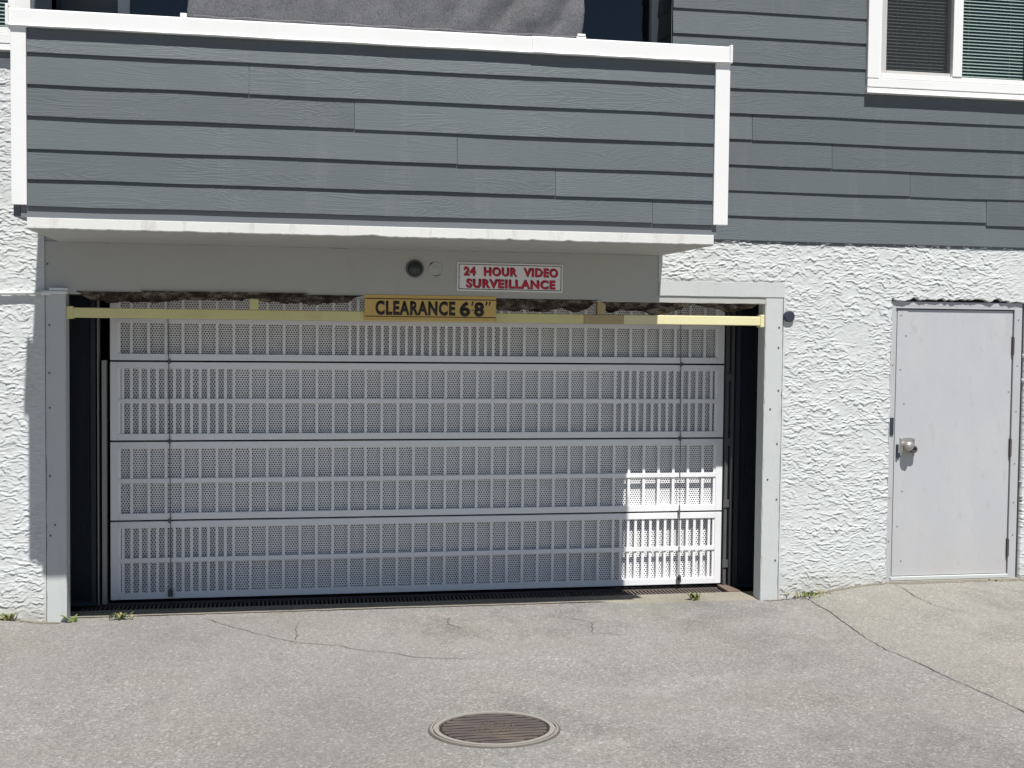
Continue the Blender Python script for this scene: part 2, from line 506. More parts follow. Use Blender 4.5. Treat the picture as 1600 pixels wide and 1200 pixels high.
# ------------------------------------------------------------------ ground
def ground_z(x, y):
    """driveway falls gently towards the garage and rises a little at both sides near the wall"""
    x = np.asarray(x, float); y = np.asarray(y, float)
    z = 0.042 * np.clip(-y, 0, 9.0)
    fade = np.exp(-np.clip(-y, 0, 50) / 1.6)
    z = z + 0.098 * sstep(2.62, 3.55, x) * fade + 0.045 * sstep(-2.38, -2.85, x) * fade
    z = z - 0.002 * sstep(-0.02, 0.05, y)
    return z + 0.006 * (vnoise(x * 1.3, y * 1.3, 5) - 0.5) * sstep(0.0, -0.6, y)

gx = np.concatenate([[-200, -120, -60, -30, -15, -9], np.arange(-6, 8.01, 0.08), [11, 17, 30, 60, 120, 200]])
gy = np.concatenate([[-220, -120, -60, -30, -18], np.arange(-12, -4, 0.4), np.arange(-4, 0.001, 0.08), [0.05, 0.10, 0.15, 0.215]])
GX, GY = np.meshgrid(gx, gy, indexing='ij')
drive = link("asphalt_driveway", grid_mesh("asphalt_driveway", np.stack([GX, GY, ground_z(GX, GY)], -1), M_ASPHALT))
tag(drive, kind="structure", label="grey speckled asphalt driveway sloping down to the garage opening")

SEAM = [(0.02, 2.93), (-0.10, 2.90), (-0.60, 2.85), (-0.95, 2.79), (-1.22, 2.748), (-1.50, 2.70), (-1.74, 2.675), (-2.0, 2.688), (-2.3, 2.675), (-2.63, 2.667), (-2.9, 2.668), (-3.16, 2.66), (-5.0, 2.62), (-9, 2.5)]
sy = np.array([p[0] for p in SEAM])[::-1]; sx_ = np.array([p[1] for p in SEAM])[::-1]
ly = np.concatenate([np.arange(-9, -4, 0.25), np.arange(-4, 0.001, 0.04)])
lu = np.concatenate([np.linspace(0, 1, 40) ** 1.5])
LY, LU = np.meshgrid(ly, lu, indexing='ij')
left = np.interp(LY, sy, sx_) + 0.02 * (fbm(LY * 9, LY * 0, 3) - 0.5)
LX = left + LU * (9.0 - left)
LZ = ground_z(LX, LY) + 0.009 * np.minimum(1, LU * 60 + 0.1)
LZ[:, 0] = ground_z(LX[:, 0], LY[:, 0]) - 0.004
lot = link("paved_side_lot", grid_mesh("paved_side_lot", np.stack([LX, LY, LZ], -1), M_LOT))
tag(lot, kind="structure", label="paler patch of paving in front of the grey service door")

def ribbon(name, pts, width, parent, mat, lift=0.004, step=0.03, wob=0.018, seed=1):
    P = []
    for (a, b) in zip(pts[:-1], pts[1:]):
        n = max(2, int(math.dist(a, b) / step))
        for k in range(n):
            t = k / n; P.append((a[0] + (b[0] - a[0]) * t, a[1] + (b[1] - a[1]) * t))
    P.append(pts[-1]); P = np.array(P)
    L = np.arange(len(P)) * step
    P[:, 0] += wob * (fbm(L * 14, L * 0, seed, 3) - 0.5) * 2
    P[:, 1] += wob * (fbm(L * 14, L * 0 + 5, seed + 4, 3) - 0.5) * 2
    d = np.gradient(P, axis=0); d /= np.linalg.norm(d, axis=1, keepdims=True) + 1e-9
    nrm = np.stack([-d[:, 1], d[:, 0]], -1)
    w = width * (0.25 + 1.3 * fbm(L * 7, L * 0 + 2, seed + 9, 2)) * np.minimum(1, np.minimum(np.arange(len(P)), np.arange(len(P))[::-1]) / 4 + 0.15)
    A = P - nrm * w[:, None] / 2; B = P + nrm * w[:, None] / 2
    G = np.stack([A, B], 1)
    Z = ground_z(G[..., 0], G[..., 1]) + lift
    return link(name, grid_mesh(name, np.concatenate([G, Z[..., None]], -1), mat, smooth=False), parent)

ribbon("crack", [(-1.43, -0.03), (-1.27, -0.315), (-1.08, -0.60), (-0.96, -0.77), (-0.84, -0.94), (-0.69, -1.02), (-0.56, -1.10), (-0.47, -1.23), (-0.25, -1.36), (-0.15, -1.48), (0.2, -1.58)], 0.006, drive, M_CRACK, seed=2)
ribbon("crack", [(0.198, -0.273), (0.163, -0.5), (0.24, -0.714)], 0.007, drive, M_CRACK, seed=4)
ribbon("crack", [(-0.80, -0.25), (-0.83, -0.55), (-0.837, -0.9)], 0.005, drive, M_CRACK, seed=8)
ribbon("crack", [(1.0, -0.4), (1.12, -0.62), (1.05, -0.95), (1.24, -1.05)], 0.006, drive, M_CRACK, seed=6)
ribbon("crack", [(3.60, -0.03), (3.58, -0.25), (3.55, -0.45), (3.53, -0.70), (3.56, -0.95)], 0.006, lot, M_CRACK, lift=0.014, seed=5)
ribbon("seam", [(p[1] - 0.012, p[0]) for p in SEAM[1:]], 0.0075, drive, M_CRACK, wob=0.012, seed=7)

M_GRIT = mat_asphalt("windblown_grit", (0.15, 0.135, 0.11), (0.22, 0.20, 0.165), (0.19, 0.165, 0.13), (0.14, 0.14, 0.10), 1.0, 0.4)
for (a, b, w, sd_) in (((-3.4, -0.03), (-2.36, -0.028), 0.05, 3), ((2.58, -0.02), (2.93, -0.022), 0.035, 6), ((2.94, -0.03), (3.56, -0.03), 0.055, 7), ((3.56, -0.045), (4.75, -0.045), 0.05, 9)):
    tag(ribbon("grit", [a, b], w, drive if a[0] < 2.9 else lot, M_GRIT, lift=0.011 if a[0] > 2.9 else 0.003, wob=0.016, step=0.013, seed=sd_), kind="stuff")
ax_ = np.linspace(-2.40, 2.62, 90); ay = np.linspace(0.078, 0.302, 8)
AX, AY = np.meshgrid(ax_, ay, indexing='ij')
AZ = 0.004 + 0.004 * (fbm(AX * 3, AY * 3, 2) - 0.5)
front = 0.03 * (fbm(AX[:, 0] * 4, AX[:, 0] * 0, 6) - 0.5)
AY[:, 0] += front + 0.115 - 0.15 * sstep(1.1, 1.7, AX[:, 0])
AZ[:, 0] = -0.002
apron = link("concrete_threshold", grid_mesh("concrete_threshold", np.stack([AX, AY, AZ], -1), M_APRON))
tag(apron, kind="structure", label="stained concrete threshold strip under the garage gate")

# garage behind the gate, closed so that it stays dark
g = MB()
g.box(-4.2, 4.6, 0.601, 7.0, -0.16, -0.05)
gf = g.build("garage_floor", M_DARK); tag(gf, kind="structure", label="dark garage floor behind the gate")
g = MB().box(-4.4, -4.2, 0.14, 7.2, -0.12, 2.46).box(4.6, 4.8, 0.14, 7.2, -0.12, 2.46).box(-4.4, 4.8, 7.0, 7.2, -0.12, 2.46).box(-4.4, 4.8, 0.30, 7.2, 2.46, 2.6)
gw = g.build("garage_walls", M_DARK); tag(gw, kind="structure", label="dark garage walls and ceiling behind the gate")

# ------------------------------------------------------------------ building
bld = empty("apartment_building", (0, 0, 0))
tag(bld, "apartment building with white stucco base, grey lap siding and a projecting balcony", "building")

# stucco relief as real geometry: ragged trowelled laps that cast shadows
def stucco_height(X, Z):
    wx = fbm(X * 5, Z * 7, 1, 3) - 0.5; wz = fbm(X * 4 + 31, Z * 5, 2, 2) - 0.5
    rag = fbm(X * 34, Z * 30, 3, 4) - 0.5
    h = 0
    for k, (lam, amp, sd) in enumerate(((0.046, 0.0048, 4), (0.033, 0.0041, 5), (0.022, 0.0031, 6))):
        ph = Z / lam + 1.9 * wz + 2.4 * (fbm(X * 11, Z * 9, sd, 2) - 0.5) + 1.25 * rag + (0.30, 0.16, -0.22)[k] * X / lam * 0.5 + 0.6 * k
        row = np.floor(ph); fr = ph - row
        lap = (1 - fr) ** 1.6 * sstep(0.0, 0.06, fr)
        mask = sstep(0.42, 0.52, vnoise(X * (17 + 6 * k) + row * 7.7, row * 3.1, sd + 5)) * sstep(0.28, 0.46, fbm(X * 4, Z * 5, sd + 8, 2))
        h = h + amp * lap * mask
    h = h + 0.0035 * fbm(X * 10, Z * 14, 9, 3) + 0.0022 * fbm(X * 60, Z * 75, 12, 2)
    return h

def stucco_panel(name, x0, x1, z0, z1, hole=None, edges=()):
    xs = np.arange(x0, x1 + 0.003, 0.0062); zs = np.arange(z0, z1 + 0.0016, 0.0033)
    X, Z = np.meshgrid(xs, zs, indexing='ij')
    h = stucco_height(X, Z)
    # taper the plaster where it meets smooth trim
    for (axis, pos, w) in edges:
        d = np.abs((X if axis == 'x' else Z) - pos) + 0.02 * (fbm(X * 30, Z * 30, 7, 2) - 0.5)
        h = h * sstep(0.0, w, d)
    keep = None
    Y = -0.004 - h
    if hole:
        hx0, hx1, hz1 = hole
        jz = 0.030 * (fbm(X * 16, X * 0, 14, 3) - 0.5) * 2
        jx = 0.006 * (fbm(Z * 20, Z * 0, 15, 3) - 0.5) * 2
        ins = (X > hx0 + jx) & (X < hx1 + jx) & (Z < hz1 + jz)
        keep = ~(ins[:-1, :-1] & ins[1:, 1:] & ins[1:, :-1] & ins[:-1, 1:])
        # rolled lip that overhangs the door head
        dz = Z - (hz1 + jz)
        lip = np.exp(-(np.clip(dz, 0, 1) / 0.02) ** 2) * (X > hx0 - .01) * (X < hx1 + .01)
        Y = Y - 0.001 * lip
        # lower cells of the cut edge fold back into the wall so that the plaster has thickness
        cut = ~keep
        edge = np.zeros_like(ins)
        edge[:-1, :-1] |= cut; edge[1:, :-1] |= cut; edge[:-1, 1:] |= cut; edge[1:, 1:] |= cut
        Y = np.where(edge, 0.02, Y)
    me = grid_mesh(name, np.stack([X, Y, Z], -1), M_STUCCO, keep)
    return link(name, me, bld)

stucco_panel("stucco", 2.700, 5.30, -0.12, 2.660, hole=(3.556, 4.662, 2.238), edges=(('x', 2.700, 0.03),))
stucco_panel("stucco", 1.742, 2.700, 2.338, 2.660, edges=(('z', 2.338, 0.03), ('x', 1.742, 0.02)))
stucco_panel("stucco", -3.40, -2.456, -0.12, 3.705, edges=(('x', -2.456, 0.03),))

MB().box(-7, -2.458, 0.0, 0.14, -0.4, 3.70).box(-7, -3.402, -0.008, -0.001, -0.4, 3.70).build("stucco_backing", M_STUCCO, bld)
MB().box(2.702, 3.550, 0.0, 0.14, -0.4, 2.655).box(4.668, 9.0, 0.0, 0.14, -0.4, 2.655).box(3.550, 4.668, 0.0, 0.14, 2.262, 2.655).box(5.302, 9.0, -0.008, -0.001, -0.4, 2.655).build("stucco_backing", M_STUCCO, bld)
MB().box(3.551, 4.667, 0.075, 0.14, -0.3, 2.261).build("door_recess", M_DARKTRACK, bld)

# smooth concrete pillar, jamb and beam
def rough_box(name, x0, x1, y0, y1, z0, z1, mat, chips=0.004, seed=0, seg=0.03, axis='z'):
    """box whose long front edges are worn"""
    n = max(4, int(((z1 - z0) if axis == 'z' else (x1 - x0)) / seg))
    T = np.linspace(0, 1, n + 1)
    prof = []
    c = chips
    e1 = c * (0.3 + 1.5 * np.clip(fbm(T * n * 0.5, T * 0, seed, 3) - 0.35, 0, 1) * 2)
    e2 = c * (0.3 + 1.5 * np.clip(fbm(T * n * 0.5, T * 0 + 9, seed + 3, 3) - 0.35, 0, 1) * 2)
    if axis == 'z':
        z = z0 + (z1 - z0) * T
        ring = [np.stack([x0 + 0 * T, y1 + 0 * T, z], -1), np.stack([x0 + 0 * T, y0 + e1, z], -1), np.stack([x0 + e1, y0 + 0 * T, z], -1),
                np.stack([x1 - e2, y0 + 0 * T, z], -1), np.stack([x1 + 0 * T, y0 + e2, z], -1), np.stack([x1 + 0 * T, y1 + 0 * T, z], -1)]
    else:
        x = x0 + (x1 - x0) * T
        ring = [np.stack([x, y1 + 0 * T, z1 + 0 * T], -1), np.stack([x, y0 + e1, z1 + 0 * T], -1), np.stack([x, y0 + 0 * T, z1 - e1], -1),
                np.stack([x, y0 + 0 * T, z0 + e2], -1), np.stack([x, y0 + e2, z0 + 0 * T], -1), np.stack([x, y1 + 0 * T, z0 + 0 * T], -1)]
    P = np.stack(ring, 1)
    return link(name, grid_mesh(name, P, mat, smooth=False), bld)

lp = rough_box("pillar", -2.456, -2.327, 0.0, 0.14, -0.2, 2.186, M_TRIMCONC, 0.006, 3)
rp = rough_box("pillar", 2.560, 2.699, -0.002, 0.13, -0.2, 2.236, M_TRIMCONC, 0.006, 5)
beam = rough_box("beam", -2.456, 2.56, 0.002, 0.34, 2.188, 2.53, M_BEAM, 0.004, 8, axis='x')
rough_box("lintel_band", 1.746, 2.699, -0.006, 0.001, 2.238, 2.345, M_TRIMCONC, 0.002, 9, axis='x')
MB().box(-2.455, 2.56, 0.01, 0.34, 2.531, 2.60).build("beam_top", M_BEAM, bld)

# screws along the trim seams
scr = MB().lathe((0, 0, 0), (0, -1, 0), [(0.0065, 0), (0.006, 0.003), (0.003, 0.005)], 8).mesh("screw", M_HINGE)
for (x, z) in ((-2.440, 2.38), (-2.43, 1.978), (-2.432, 1.662), (-2.429, 1.433), (-2.431, 0.979), (-2.40, 0.652), (-2.429, 0.582)):
    o = link("screw", scr, lp); o.location = (x, -0.001, z)
for (x, z) in ((2.668, 2.02), (2.666, 1.872), (2.671, 1.556), (2.669, 1.164), (2.673, 0.752), (2.672, 0.299), (2.60, 0.9), (2.61, 1.42)):
    o = link("screw", scr, rp); o.location = (x, -0.003, z)

# broken concrete hanging below the beam
def spall(x0, x1, zt, depth, seed, y0=0.012, y1=0.24):
    xs = np.arange(x0, x1, 0.011); n = len(xs)
    v = np.linspace(0, 1, 12)
    X, V = np.meshgrid(xs, v, indexing='ij')
    end = sstep(0, 0.10, X - x0) * sstep(0, 0.10, x1 - X)
    dep = depth * (0.20 + 1.35 * np.clip(fbm(X * 3.2, X * 0, seed, 3) - 0.22, 0, 1)) * (0.12 + 0.88 * end)
    dep = dep + 0.016 * (fbm(X * 21, V * 2, seed + 2, 3) - 0.5) * end
    a = np.clip(V / 0.4, 0, 1); b = np.clip((V - 0.4) / 0.6, 0, 1)
    Y = y0 + 0.045 * a * a + (y1 - y0 - 0.045) * b
    Z = zt - dep * np.sin(a * math.pi / 2) + dep * 0.75 * b ** 2
    dn = fbm(X * 24, V * 6 + seed, seed + 4, 4) - 0.5
    Y = Y + 0.035 * dn * np.sin(V * math.pi); Z = Z + 0.030 * (fbm(X * 30, V * 8, seed + 6, 4) - 0.5) * np.sin(V * math.pi)
    return link("broken_concrete", grid_mesh("broken_concrete", np.stack([X, Y, Z], -1), M_SPALL, smooth=False), bld)
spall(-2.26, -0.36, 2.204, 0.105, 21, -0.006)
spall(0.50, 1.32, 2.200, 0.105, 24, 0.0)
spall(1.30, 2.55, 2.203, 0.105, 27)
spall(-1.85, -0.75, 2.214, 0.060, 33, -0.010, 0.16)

# ---- lap siding on the wall: each board is its own piece
def board(parent, x0, x1, zb, zt, yb, seed, lip=0.0150, thick=0.010, over=0.022):
    rnd = random.Random(seed)
    n = max(2, int((x1 - x0) / 0.38))
    mb = MB()
    prev = None
    off = rnd.uniform(-0.0015, 0.0015)
    for i in range(n + 1):
        x = x0 + (x1 - x0) * i / n
        dz = rnd.uniform(-0.0028, 0.0028) if 0 < i < n else off
        dy = rnd.uniform(-0.0022, 0.0012)
        b = yb - lip - 0.004 + dy
        cur = [(x, yb - 0.004, zt + over), (x, yb - 0.0045 - 0.002, zt + over), (x, b, zb + 0.003 + dz), (x, b + 0.002, zb + dz), (x, b + thick, zb + dz)]
        k = len(mb.v); mb.v += cur
        if prev is not None:
            for a in range(4):
                mb.f.append((prev + a, k + a, k + a + 1, prev + a + 1)); mb.m.append(0)
        else:
            mb.f.append((k, k + 1, k + 2, k + 3, k + 4)); mb.m.append(0)
        prev = k
    mb.f.append((prev + 4, prev + 3, prev + 2, prev + 1, prev)); mb.m.append(0)
    return mb.build("siding_board", M_SIDING, parent)

OPEN_L, OPEN_R = -2.40, 1.812          # recess behind the balcony
sw = MB()
sw.box(OPEN_R, 3.35, 0.0, 0.14, 2.665, 6.0).box(4.73, 9.0, 0.0, 0.14, 2.665, 6.0).box(3.35, 4.73, 0.0, 0.14, 2.665, 3.80).box(3.35, 4.73, 0.0, 0.14, 5.0, 6.0)
sw.box(-2.60, OPEN_L, 0.0, 0.14, 3.702, 6.0).box(-7, -3.95, 0.0, 0.14, 3.702, 6.0).box(-3.95, -2.60, 0.0, 0.14, 3.702, 3.80).box(-3.95, -2.60, 0.0, 0.14, 5.0, 6.0)
sw.box(OPEN_L, OPEN_R, 0.0, 0.14, 5.12, 6.0)
siding = sw.build("siding_wall", M_BAND, bld)
rows = [2.646, 2.822, 3.003, 3.188, 3.373, 3.558, 3.739, 3.921, 4.106, 4.287, 4.47, 4.655, 4.84, 5.02, 5.2, 5.385, 5.57, 5.755, 5.94]
joints = {3.373: [2.426, 6.1], 3.188: [3.048, 6.7], 3.003: [3.673], 2.822: [4.300], 3.558: [5.4], 2.646: [5.1]}
sd = 100
for i, zb in enumerate(rows[:-1]):
    zt = rows[i + 1]
    spans = [(OPEN_R + 0.003, 9.0)]
    if 3.70 < zb < 4.97:
        spans = [(OPEN_R + 0.003, 3.299), (4.782, 9.0)]
    for (a, b) in spans:
        cuts = [a] + [j for j in joints.get(zb, []) if a < j < b] + [b]
        for k in range(len(cuts) - 1):
            sd += 1
            drop = 0.022 if (zb == 2.822 and k == 1) else (0.004 * (k % 2))
            board(siding, cuts[k] + (0.0015 if k else 0), cuts[k + 1] - (0.0015 if k < len(cuts) - 2 else 0), zb - drop, zt - (0.004 if drop else 0), -0.002 - (0.003 if drop > 0.01 else 0.0), sd)
    if zb > 3.70:
        board(siding, -7.0, -4.012 if zb < 4.97 else OPEN_L - 0.003, zb, zt, -0.002, 700 + i)
        if zb < 4.97:
            board(siding, -2.528, OPEN_L - 0.003, zb, zt, -0.002, 740 + i)
MB().box(OPEN_R, 9.0, -0.010, 0.0, 2.625, 2.664).build("starter_strip", M_BAND, bld)

# ---- windows
def make_window(name, dx):
    w = empty(name, (dx, 0, 0)); w.parent = bld
    X0, X1, Z0, Z1 = 3.30, 4.78, 3.796, 5.02
    c = MB().box(X0, X0 + 0.092, -0.045, 0.02, 3.858, Z1).box(X1 - 0.092, X1, -0.045, 0.02, 3.858, Z1).box(X0, X1, -0.045, 0.02, Z1 + 0.001, Z1 + 0.09)
    c.box(X0 + 0.002, X1 - 0.002, -0.042, 0.02, Z0, 3.8565)
    c.build("casing", M_WHITE, w, 0.003)
    MB().box(X0 - 0.004, X1 + 0.004, -0.052, 0.0, 3.752, 3.786).box(X0 - 0.004, X1 + 0.004, -0.064, 0.0, 3.747, 3.7515).build("sill", M_WHITE, w, 0.003)
    fx0, fx1, fz0 = X0 + 0.094, X1 - 0.094, 3.860
    f = MB().box(fx0, fx0 + 0.018, -0.032, 0.05, fz0, Z1 - .002).box(fx1 - 0.045, fx1, -0.032, 0.05, fz0, Z1 - .002).box(fx0 + 0.018, fx1 - 0.045, -0.034, 0.05, fz0, fz0 + 0.038).box(fx0 + 0.018, fx1 - 0.045, -0.032, 0.05, Z1 - 0.05, Z1 - .002)
    f.box(3.982, 4.058, -0.040, 0.05, fz0 + 0.039, Z1 - 0.051)
    f.build("frame", M_VINYL, w, 0.003)
    s = MB().box(3.414, 3.462, -0.012, 0.045, fz0 + 0.039, Z1 - 0.051).box(3.462, 3.981, -0.012, 0.045, fz0 + 0.039, fz0 + 0.066)
    s.build("sash", M_SASH, w, 0.004)
    MB().box(3.463, 3.981, 0.000, 0.002, fz0 + 0.067, Z1 - 0.052).build("insect_screen", M_SCREEN, w)
    MB().box(3.463, 3.981, 0.020, 0.024, fz0 + 0.067, Z1 - 0.052).build("pane", M_GLASS, w)
    MB().box(4.059, fx1 - 0.046, 0.004, 0.008, fz0 + 0.039, Z1 - 0.052).build("pane", M_GLASS, w)
    for (a, b, tilt) in ((3.47, 3.985, 0.62), (4.055, 4.64, 0.66)):
        bl = MB()
        z = fz0 + 0.05
        k = 0
        while z < Z1 - 0.04:
            h = 0.0125
            dy = h * math.cos(tilt); dz = h * math.sin(tilt)
            y = 0.085
            bl.quad([(a, y - dy, z - dz), (b, y - dy, z - dz), (b, y, z + 0.0025), (a, y, z + 0.0025)])
            bl.quad([(a, y, z + 0.0025), (b, y, z + 0.0025), (b, y + dy, z + dz), (a, y + dy, z + dz)])
            z += 0.0245; k += 1
        for cx in (a + 0.12, b - 0.12):
            bl.box(cx, cx + 0.002, 0.083, 0.0845, fz0 + 0.04, Z1 - 0.03)
        bl.build("blind", M_BLIND, w)
    r = MB().box(3.30, 4.78, 1.6, 1.65, 3.6, 5.1).box(3.25, 3.30, 0.145, 1.65, 3.6, 5.1).box(4.78, 4.83, 0.145, 1.65, 3.6, 5.1).box(3.30, 4.78, 0.145, 1.6, 5.05, 5.1).box(3.30, 4.78, 0.145, 1.6, 3.6, 3.65)
    r.build("dim_room", M_ROOM, w)
    return w
wr = make_window("window", 0.0)
wl = make_window("window", -7.31)

# ---- balcony
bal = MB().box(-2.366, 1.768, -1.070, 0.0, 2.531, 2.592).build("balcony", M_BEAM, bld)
MB().box(-2.401, 1.737, -0.958, -0.001, 2.5935, 2.654).build("deck", M_BAND, bal)
zb_rows = [2.656, 2.809, 2.982, 3.168, 3.349, 3.528, 3.70]
bj = {3.349: -1.121, 3.168: -0.503, 2.982: 0.118, 2.809: 0.733, 2.656: 1.357}
for i in range(6):
    zb, zt = zb_rows[i], min(zb_rows[i + 1], 3.655)
    cuts = [-2.360] + ([bj[zb]] if zb in bj else []) + [1.752]
    for k in range(len(cuts) - 1):
        board(bal, cuts[k] + (0.0012 if k else 0), cuts[k + 1] - (0.0012 if k < len(cuts) - 2 else 0), zb - (0.003 if k else 0), zt, -1.068, 300 + i * 4 + k, lip=0.0165)
MB().box(-2.40, 1.74, -1.068, -0.96, 2.66, 3.668).build("parapet", M_BAND, bal)
MB().box(1.738, 1.768, -1.066, -0.018, 2.60, 3.668).build("side_panel", M_SIDING, bal)
MB().box(-2.440, -2.402, -1.066, 0.0, 2.60, 3.668).build("side_panel", M_SIDING, bal)
MB().box(1.754, 1.850, -1.098, -1.0665, 2.656, 3.690).build("corner_board", M_WHITE, bal, 0.003)
MB().box(-2.446, -2.362, -1.098, -1.0665, 2.662, 3.690).build("corner_board", M_WHITE, bal, 0.003)
MB().box(-2.398, 1.782, -1.0745, -0.96, 2.5935, 2.659).build("flashing_band", M_BAND, bal)
# slab edge with a chipped lower arris
xs = np.arange(-2.365, 1.7681, 0.014)
jag = 0.010 * np.clip(fbm(xs * 14, xs * 0, 41, 2) - 0.66, 0, 1) * 5 + 0.0035 * vnoise(xs * 45, xs * 0, 43) ** 2
prof = []
for (y, z, kj) in ((-1.071, 2.593, 0), (-1.0785, 2.593, 0), (-1.0795, 2.590, 0), (-1.0795, 2.534, 1.0), (-1.074, 2.528, 1.1), (-1.070, 2.528, 1.1)):
    prof.append(np.stack([xs, y + 0 * xs, z + jag * kj], -1))
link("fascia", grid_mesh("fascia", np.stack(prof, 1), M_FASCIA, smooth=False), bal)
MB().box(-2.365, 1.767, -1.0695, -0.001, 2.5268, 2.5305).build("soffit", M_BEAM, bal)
# sheet-metal cap in two lengths
def cap(x0, x1, dy, dz, name="cap"):
    mb = MB(); n = 14; prev = None
    for i in range(n + 1):
        x = x0 + (x1 - x0) * i / n
        s = 0.0015 * math.sin(i * 1.9 + x0)
        ring = [(-1.066, 3.672), (-1.112 - dy, 3.668 + s), (-1.116 - dy, 3.674 + s), (-1.108 - dy, 3.684 + s), (-1.108 - dy, 3.762 + dz), (-1.100 - dy, 3.770 + dz), (-0.93, 3.782 + dz), (-0.93, 3.69)]
        k = len(mb.v); mb.v += [(x, y, z) for y, z in ring]; m = len(ring)
        if prev is not None:
            for a in range(m):
                mb.f.append((prev + a, k + a, k + (a + 1) % m, prev + (a + 1) % m)); mb.m.append(0)
        else:
            mb.f.append(tuple(k + a for a in range(m))); mb.m.append(0)
        prev = k
    mb.f.append(tuple(prev + a for a in reversed(range(m)))); mb.m.append(0)
    return mb.build(name, M_WHITE, bal)
cap(-2.452, 0.585, 0.0, 0.0); cap(0.572, 1.838, 0.004, 0.003)
MB().box(1.8385, 1.858, -1.121, -0.92, 3.668, 3.783).build("cap_end", M_WHITE, bal, 0.006)
MB().box(-2.470, -2.4525, -1.121, -0.92, 3.668, 3.790).build("cap_end", M_WHITE, bal, 0.006)

# recess behind the balcony: sliding door, side returns, unseen balcony above, added to shade the recess
rec = MB().box(OPEN_R - 0.004, OPEN_R + 0.06, 0.0, 0.36, 2.62, 5.12)
for z in np.arange(2.646, 5.0, 0.183):
    n = len(rec.v)
    rec.v += [(OPEN_R - 0.005, 0.002, z + 0.18), (OPEN_R - 0.005, 0.32, z + 0.18), (OPEN_R - 0.017, 0.32, z), (OPEN_R - 0.017, 0.002, z), (OPEN_R - 0.005, 0.32, z), (OPEN_R - 0.005, 0.002, z)]
    rec.f += [(n, n + 1, n + 2, n + 3), (n + 3, n + 2, n + 4, n + 5)]; rec.m += [0, 0]
rec.build("recess_wall", M_SIDING, bld)
MB().box(OPEN_L - 0.08, OPEN_L, 0.0, 0.36, 2.62, 5.12).box(OPEN_L, -2.03, 0.34, 0.42, 2.62, 5.12).build("recess_wall", M_SIDING, bld)
sdoor = MB().box(1.752, 1.806, 0.30, 0.38, 2.60, 4.85).box(-2.028, -1.948, 0.30, 0.38, 2.60, 4.85).box(-1.948, 1.752, 0.30, 0.38, 4.76, 4.85).box(-0.13, -0.05, 0.32, 0.38, 2.66, 4.76).box(-1.948, 1.752, 0.30, 0.38, 2.60, 2.66).build("sliding_door", M_ALU, bld, 0.004)
MB().box(-1.947, -0.131, 0.345, 0.35, 2.661, 4.759).build("pane", M_GLASS, sdoor)
MB().box(-0.049, 1.751, 0.355, 0.36, 2.661, 4.759).build("pane", M_GLASS, sdoor)
MB().box(-2.5, 1.9, 3.4, 3.45, 2.5, 5.2).box(-2.55, -2.5, 0.42, 3.45, 2.5, 5.2).box(1.9, 1.95, 0.42, 3.45, 2.5, 5.2).box(-2.5, 1.9, 0.42, 3.4, 5.15, 5.2).box(-2.5, 1.9, 0.37, 3.4, 2.55, 2.6).box(-2.03, 1.9, 0.38, 0.42, 4.85, 5.2).build("dim_room", M_ROOM, bld)
MB().box(-2.446, 1.850, -1.05, 0.0, 5.13, 5.22).box(-2.40, 1.80, -1.07, -0.96, 5.22, 6.2).build("unseen_upper_balcony", M_BAND, bld)
MB().box(-7, 9, 0.141, 4.0, 5.98, 6.1).build("roof_deck", M_BAND, bld)

# ---- service door
sdr = MB()
sdr.box(3.562, 3.598, 0.018, 0.07, 0.10, 2.190).box(3.5985, 3.612, 0.030, 0.07, 0.10, 2.172).box(4.576, 4.640, 0.018, 0.07, 0.10, 2.190).box(3.5985, 4.5755, 0.018, 0.07, 2.173, 2.190).box(3.562, 4.640, 0.018, 0.07, 2.1905, 2.225)
door = sdr.build("service_door", M_DOORFRAME, bld, 0.002); door.location = (0, -0.008, 0)
leaf = MB().box(3.6155, 4.570, 0.032, 0.066, 0.150, 2.166).build("leaf", M_DOOR, door, 0.002)
MB().box(3.6165, 3.700, 0.0285, 0.0325, 0.152, 2.164).build("edge_strip", M_DOOR, door, 0.001)
MB().box(3.60, 4.575, 0.010, 0.075, 0.118, 0.146).build("threshold", M_TRIMCONC, door, 0.003)
MB().box(3.568, 3.5965, 0.010, 0.0178, 1.222, 1.352).build("strike_plate", M_BLACK, door)
for z in (1.90, 1.121, 0.350):
    MB().lathe((4.573, 0.020, z - 0.065), (0, 0, 1), [(0.009, 0), (0.009, 0.042), (0.0075, 0.043), (0.009, 0.045), (0.009, 0.086), (0.0075, 0.088), (0.009, 0.09), (0.009, 0.13)], 10).box(4.562, 4.5735, 0.026, 0.0315, z - 0.07, z + 0.07).build("hinge", M_HINGE, door)
riv = MB().lathe((0, 0, 0), (0, -1, 0), [(0.0062, 0), (0.0055, 0.003), (0.002, 0.0045)], 8).mesh("rivet", M_STEEL)
for (x, z, y) in ((3.645, 2.124, .0285), (3.688, 1.971, .0285), (3.650, 1.716, .0285), (3.685, 1.461, .0285), (3.686, 0.797, .0285), (3.654, 0.531, .0285), (3.69, 0.267, .0285), (4.55, 1.55, .032), (3.58, 0.75, .018), (3.58, 1.75, .018), (3.58, 0.42, .018),
                  (4.61, 2.1, .018), (4.61, 1.75, .018), (4.61, 1.4, .018), (4.61, 1.0, .018), (4.61, 0.7, .018), (4.61, 0.45, .018)):
    o = link("rivet", riv, door); o.location = (x, y, z)
lock = MB().box(3.658, 3.778, 0.0215, 0.0282, 1.060, 1.200)
for (x, z) in ((3.669, 1.189), (3.767, 1.189), (3.669, 1.071), (3.767, 1.071)):
    lock.lathe((x, 0.0215, z), (0, -1, 0), [(0.007, 0), (0.006, 0.004), (0.003, 0.006)], 8)
lock.build("lock_plate", M_STEEL, door, 0.002)
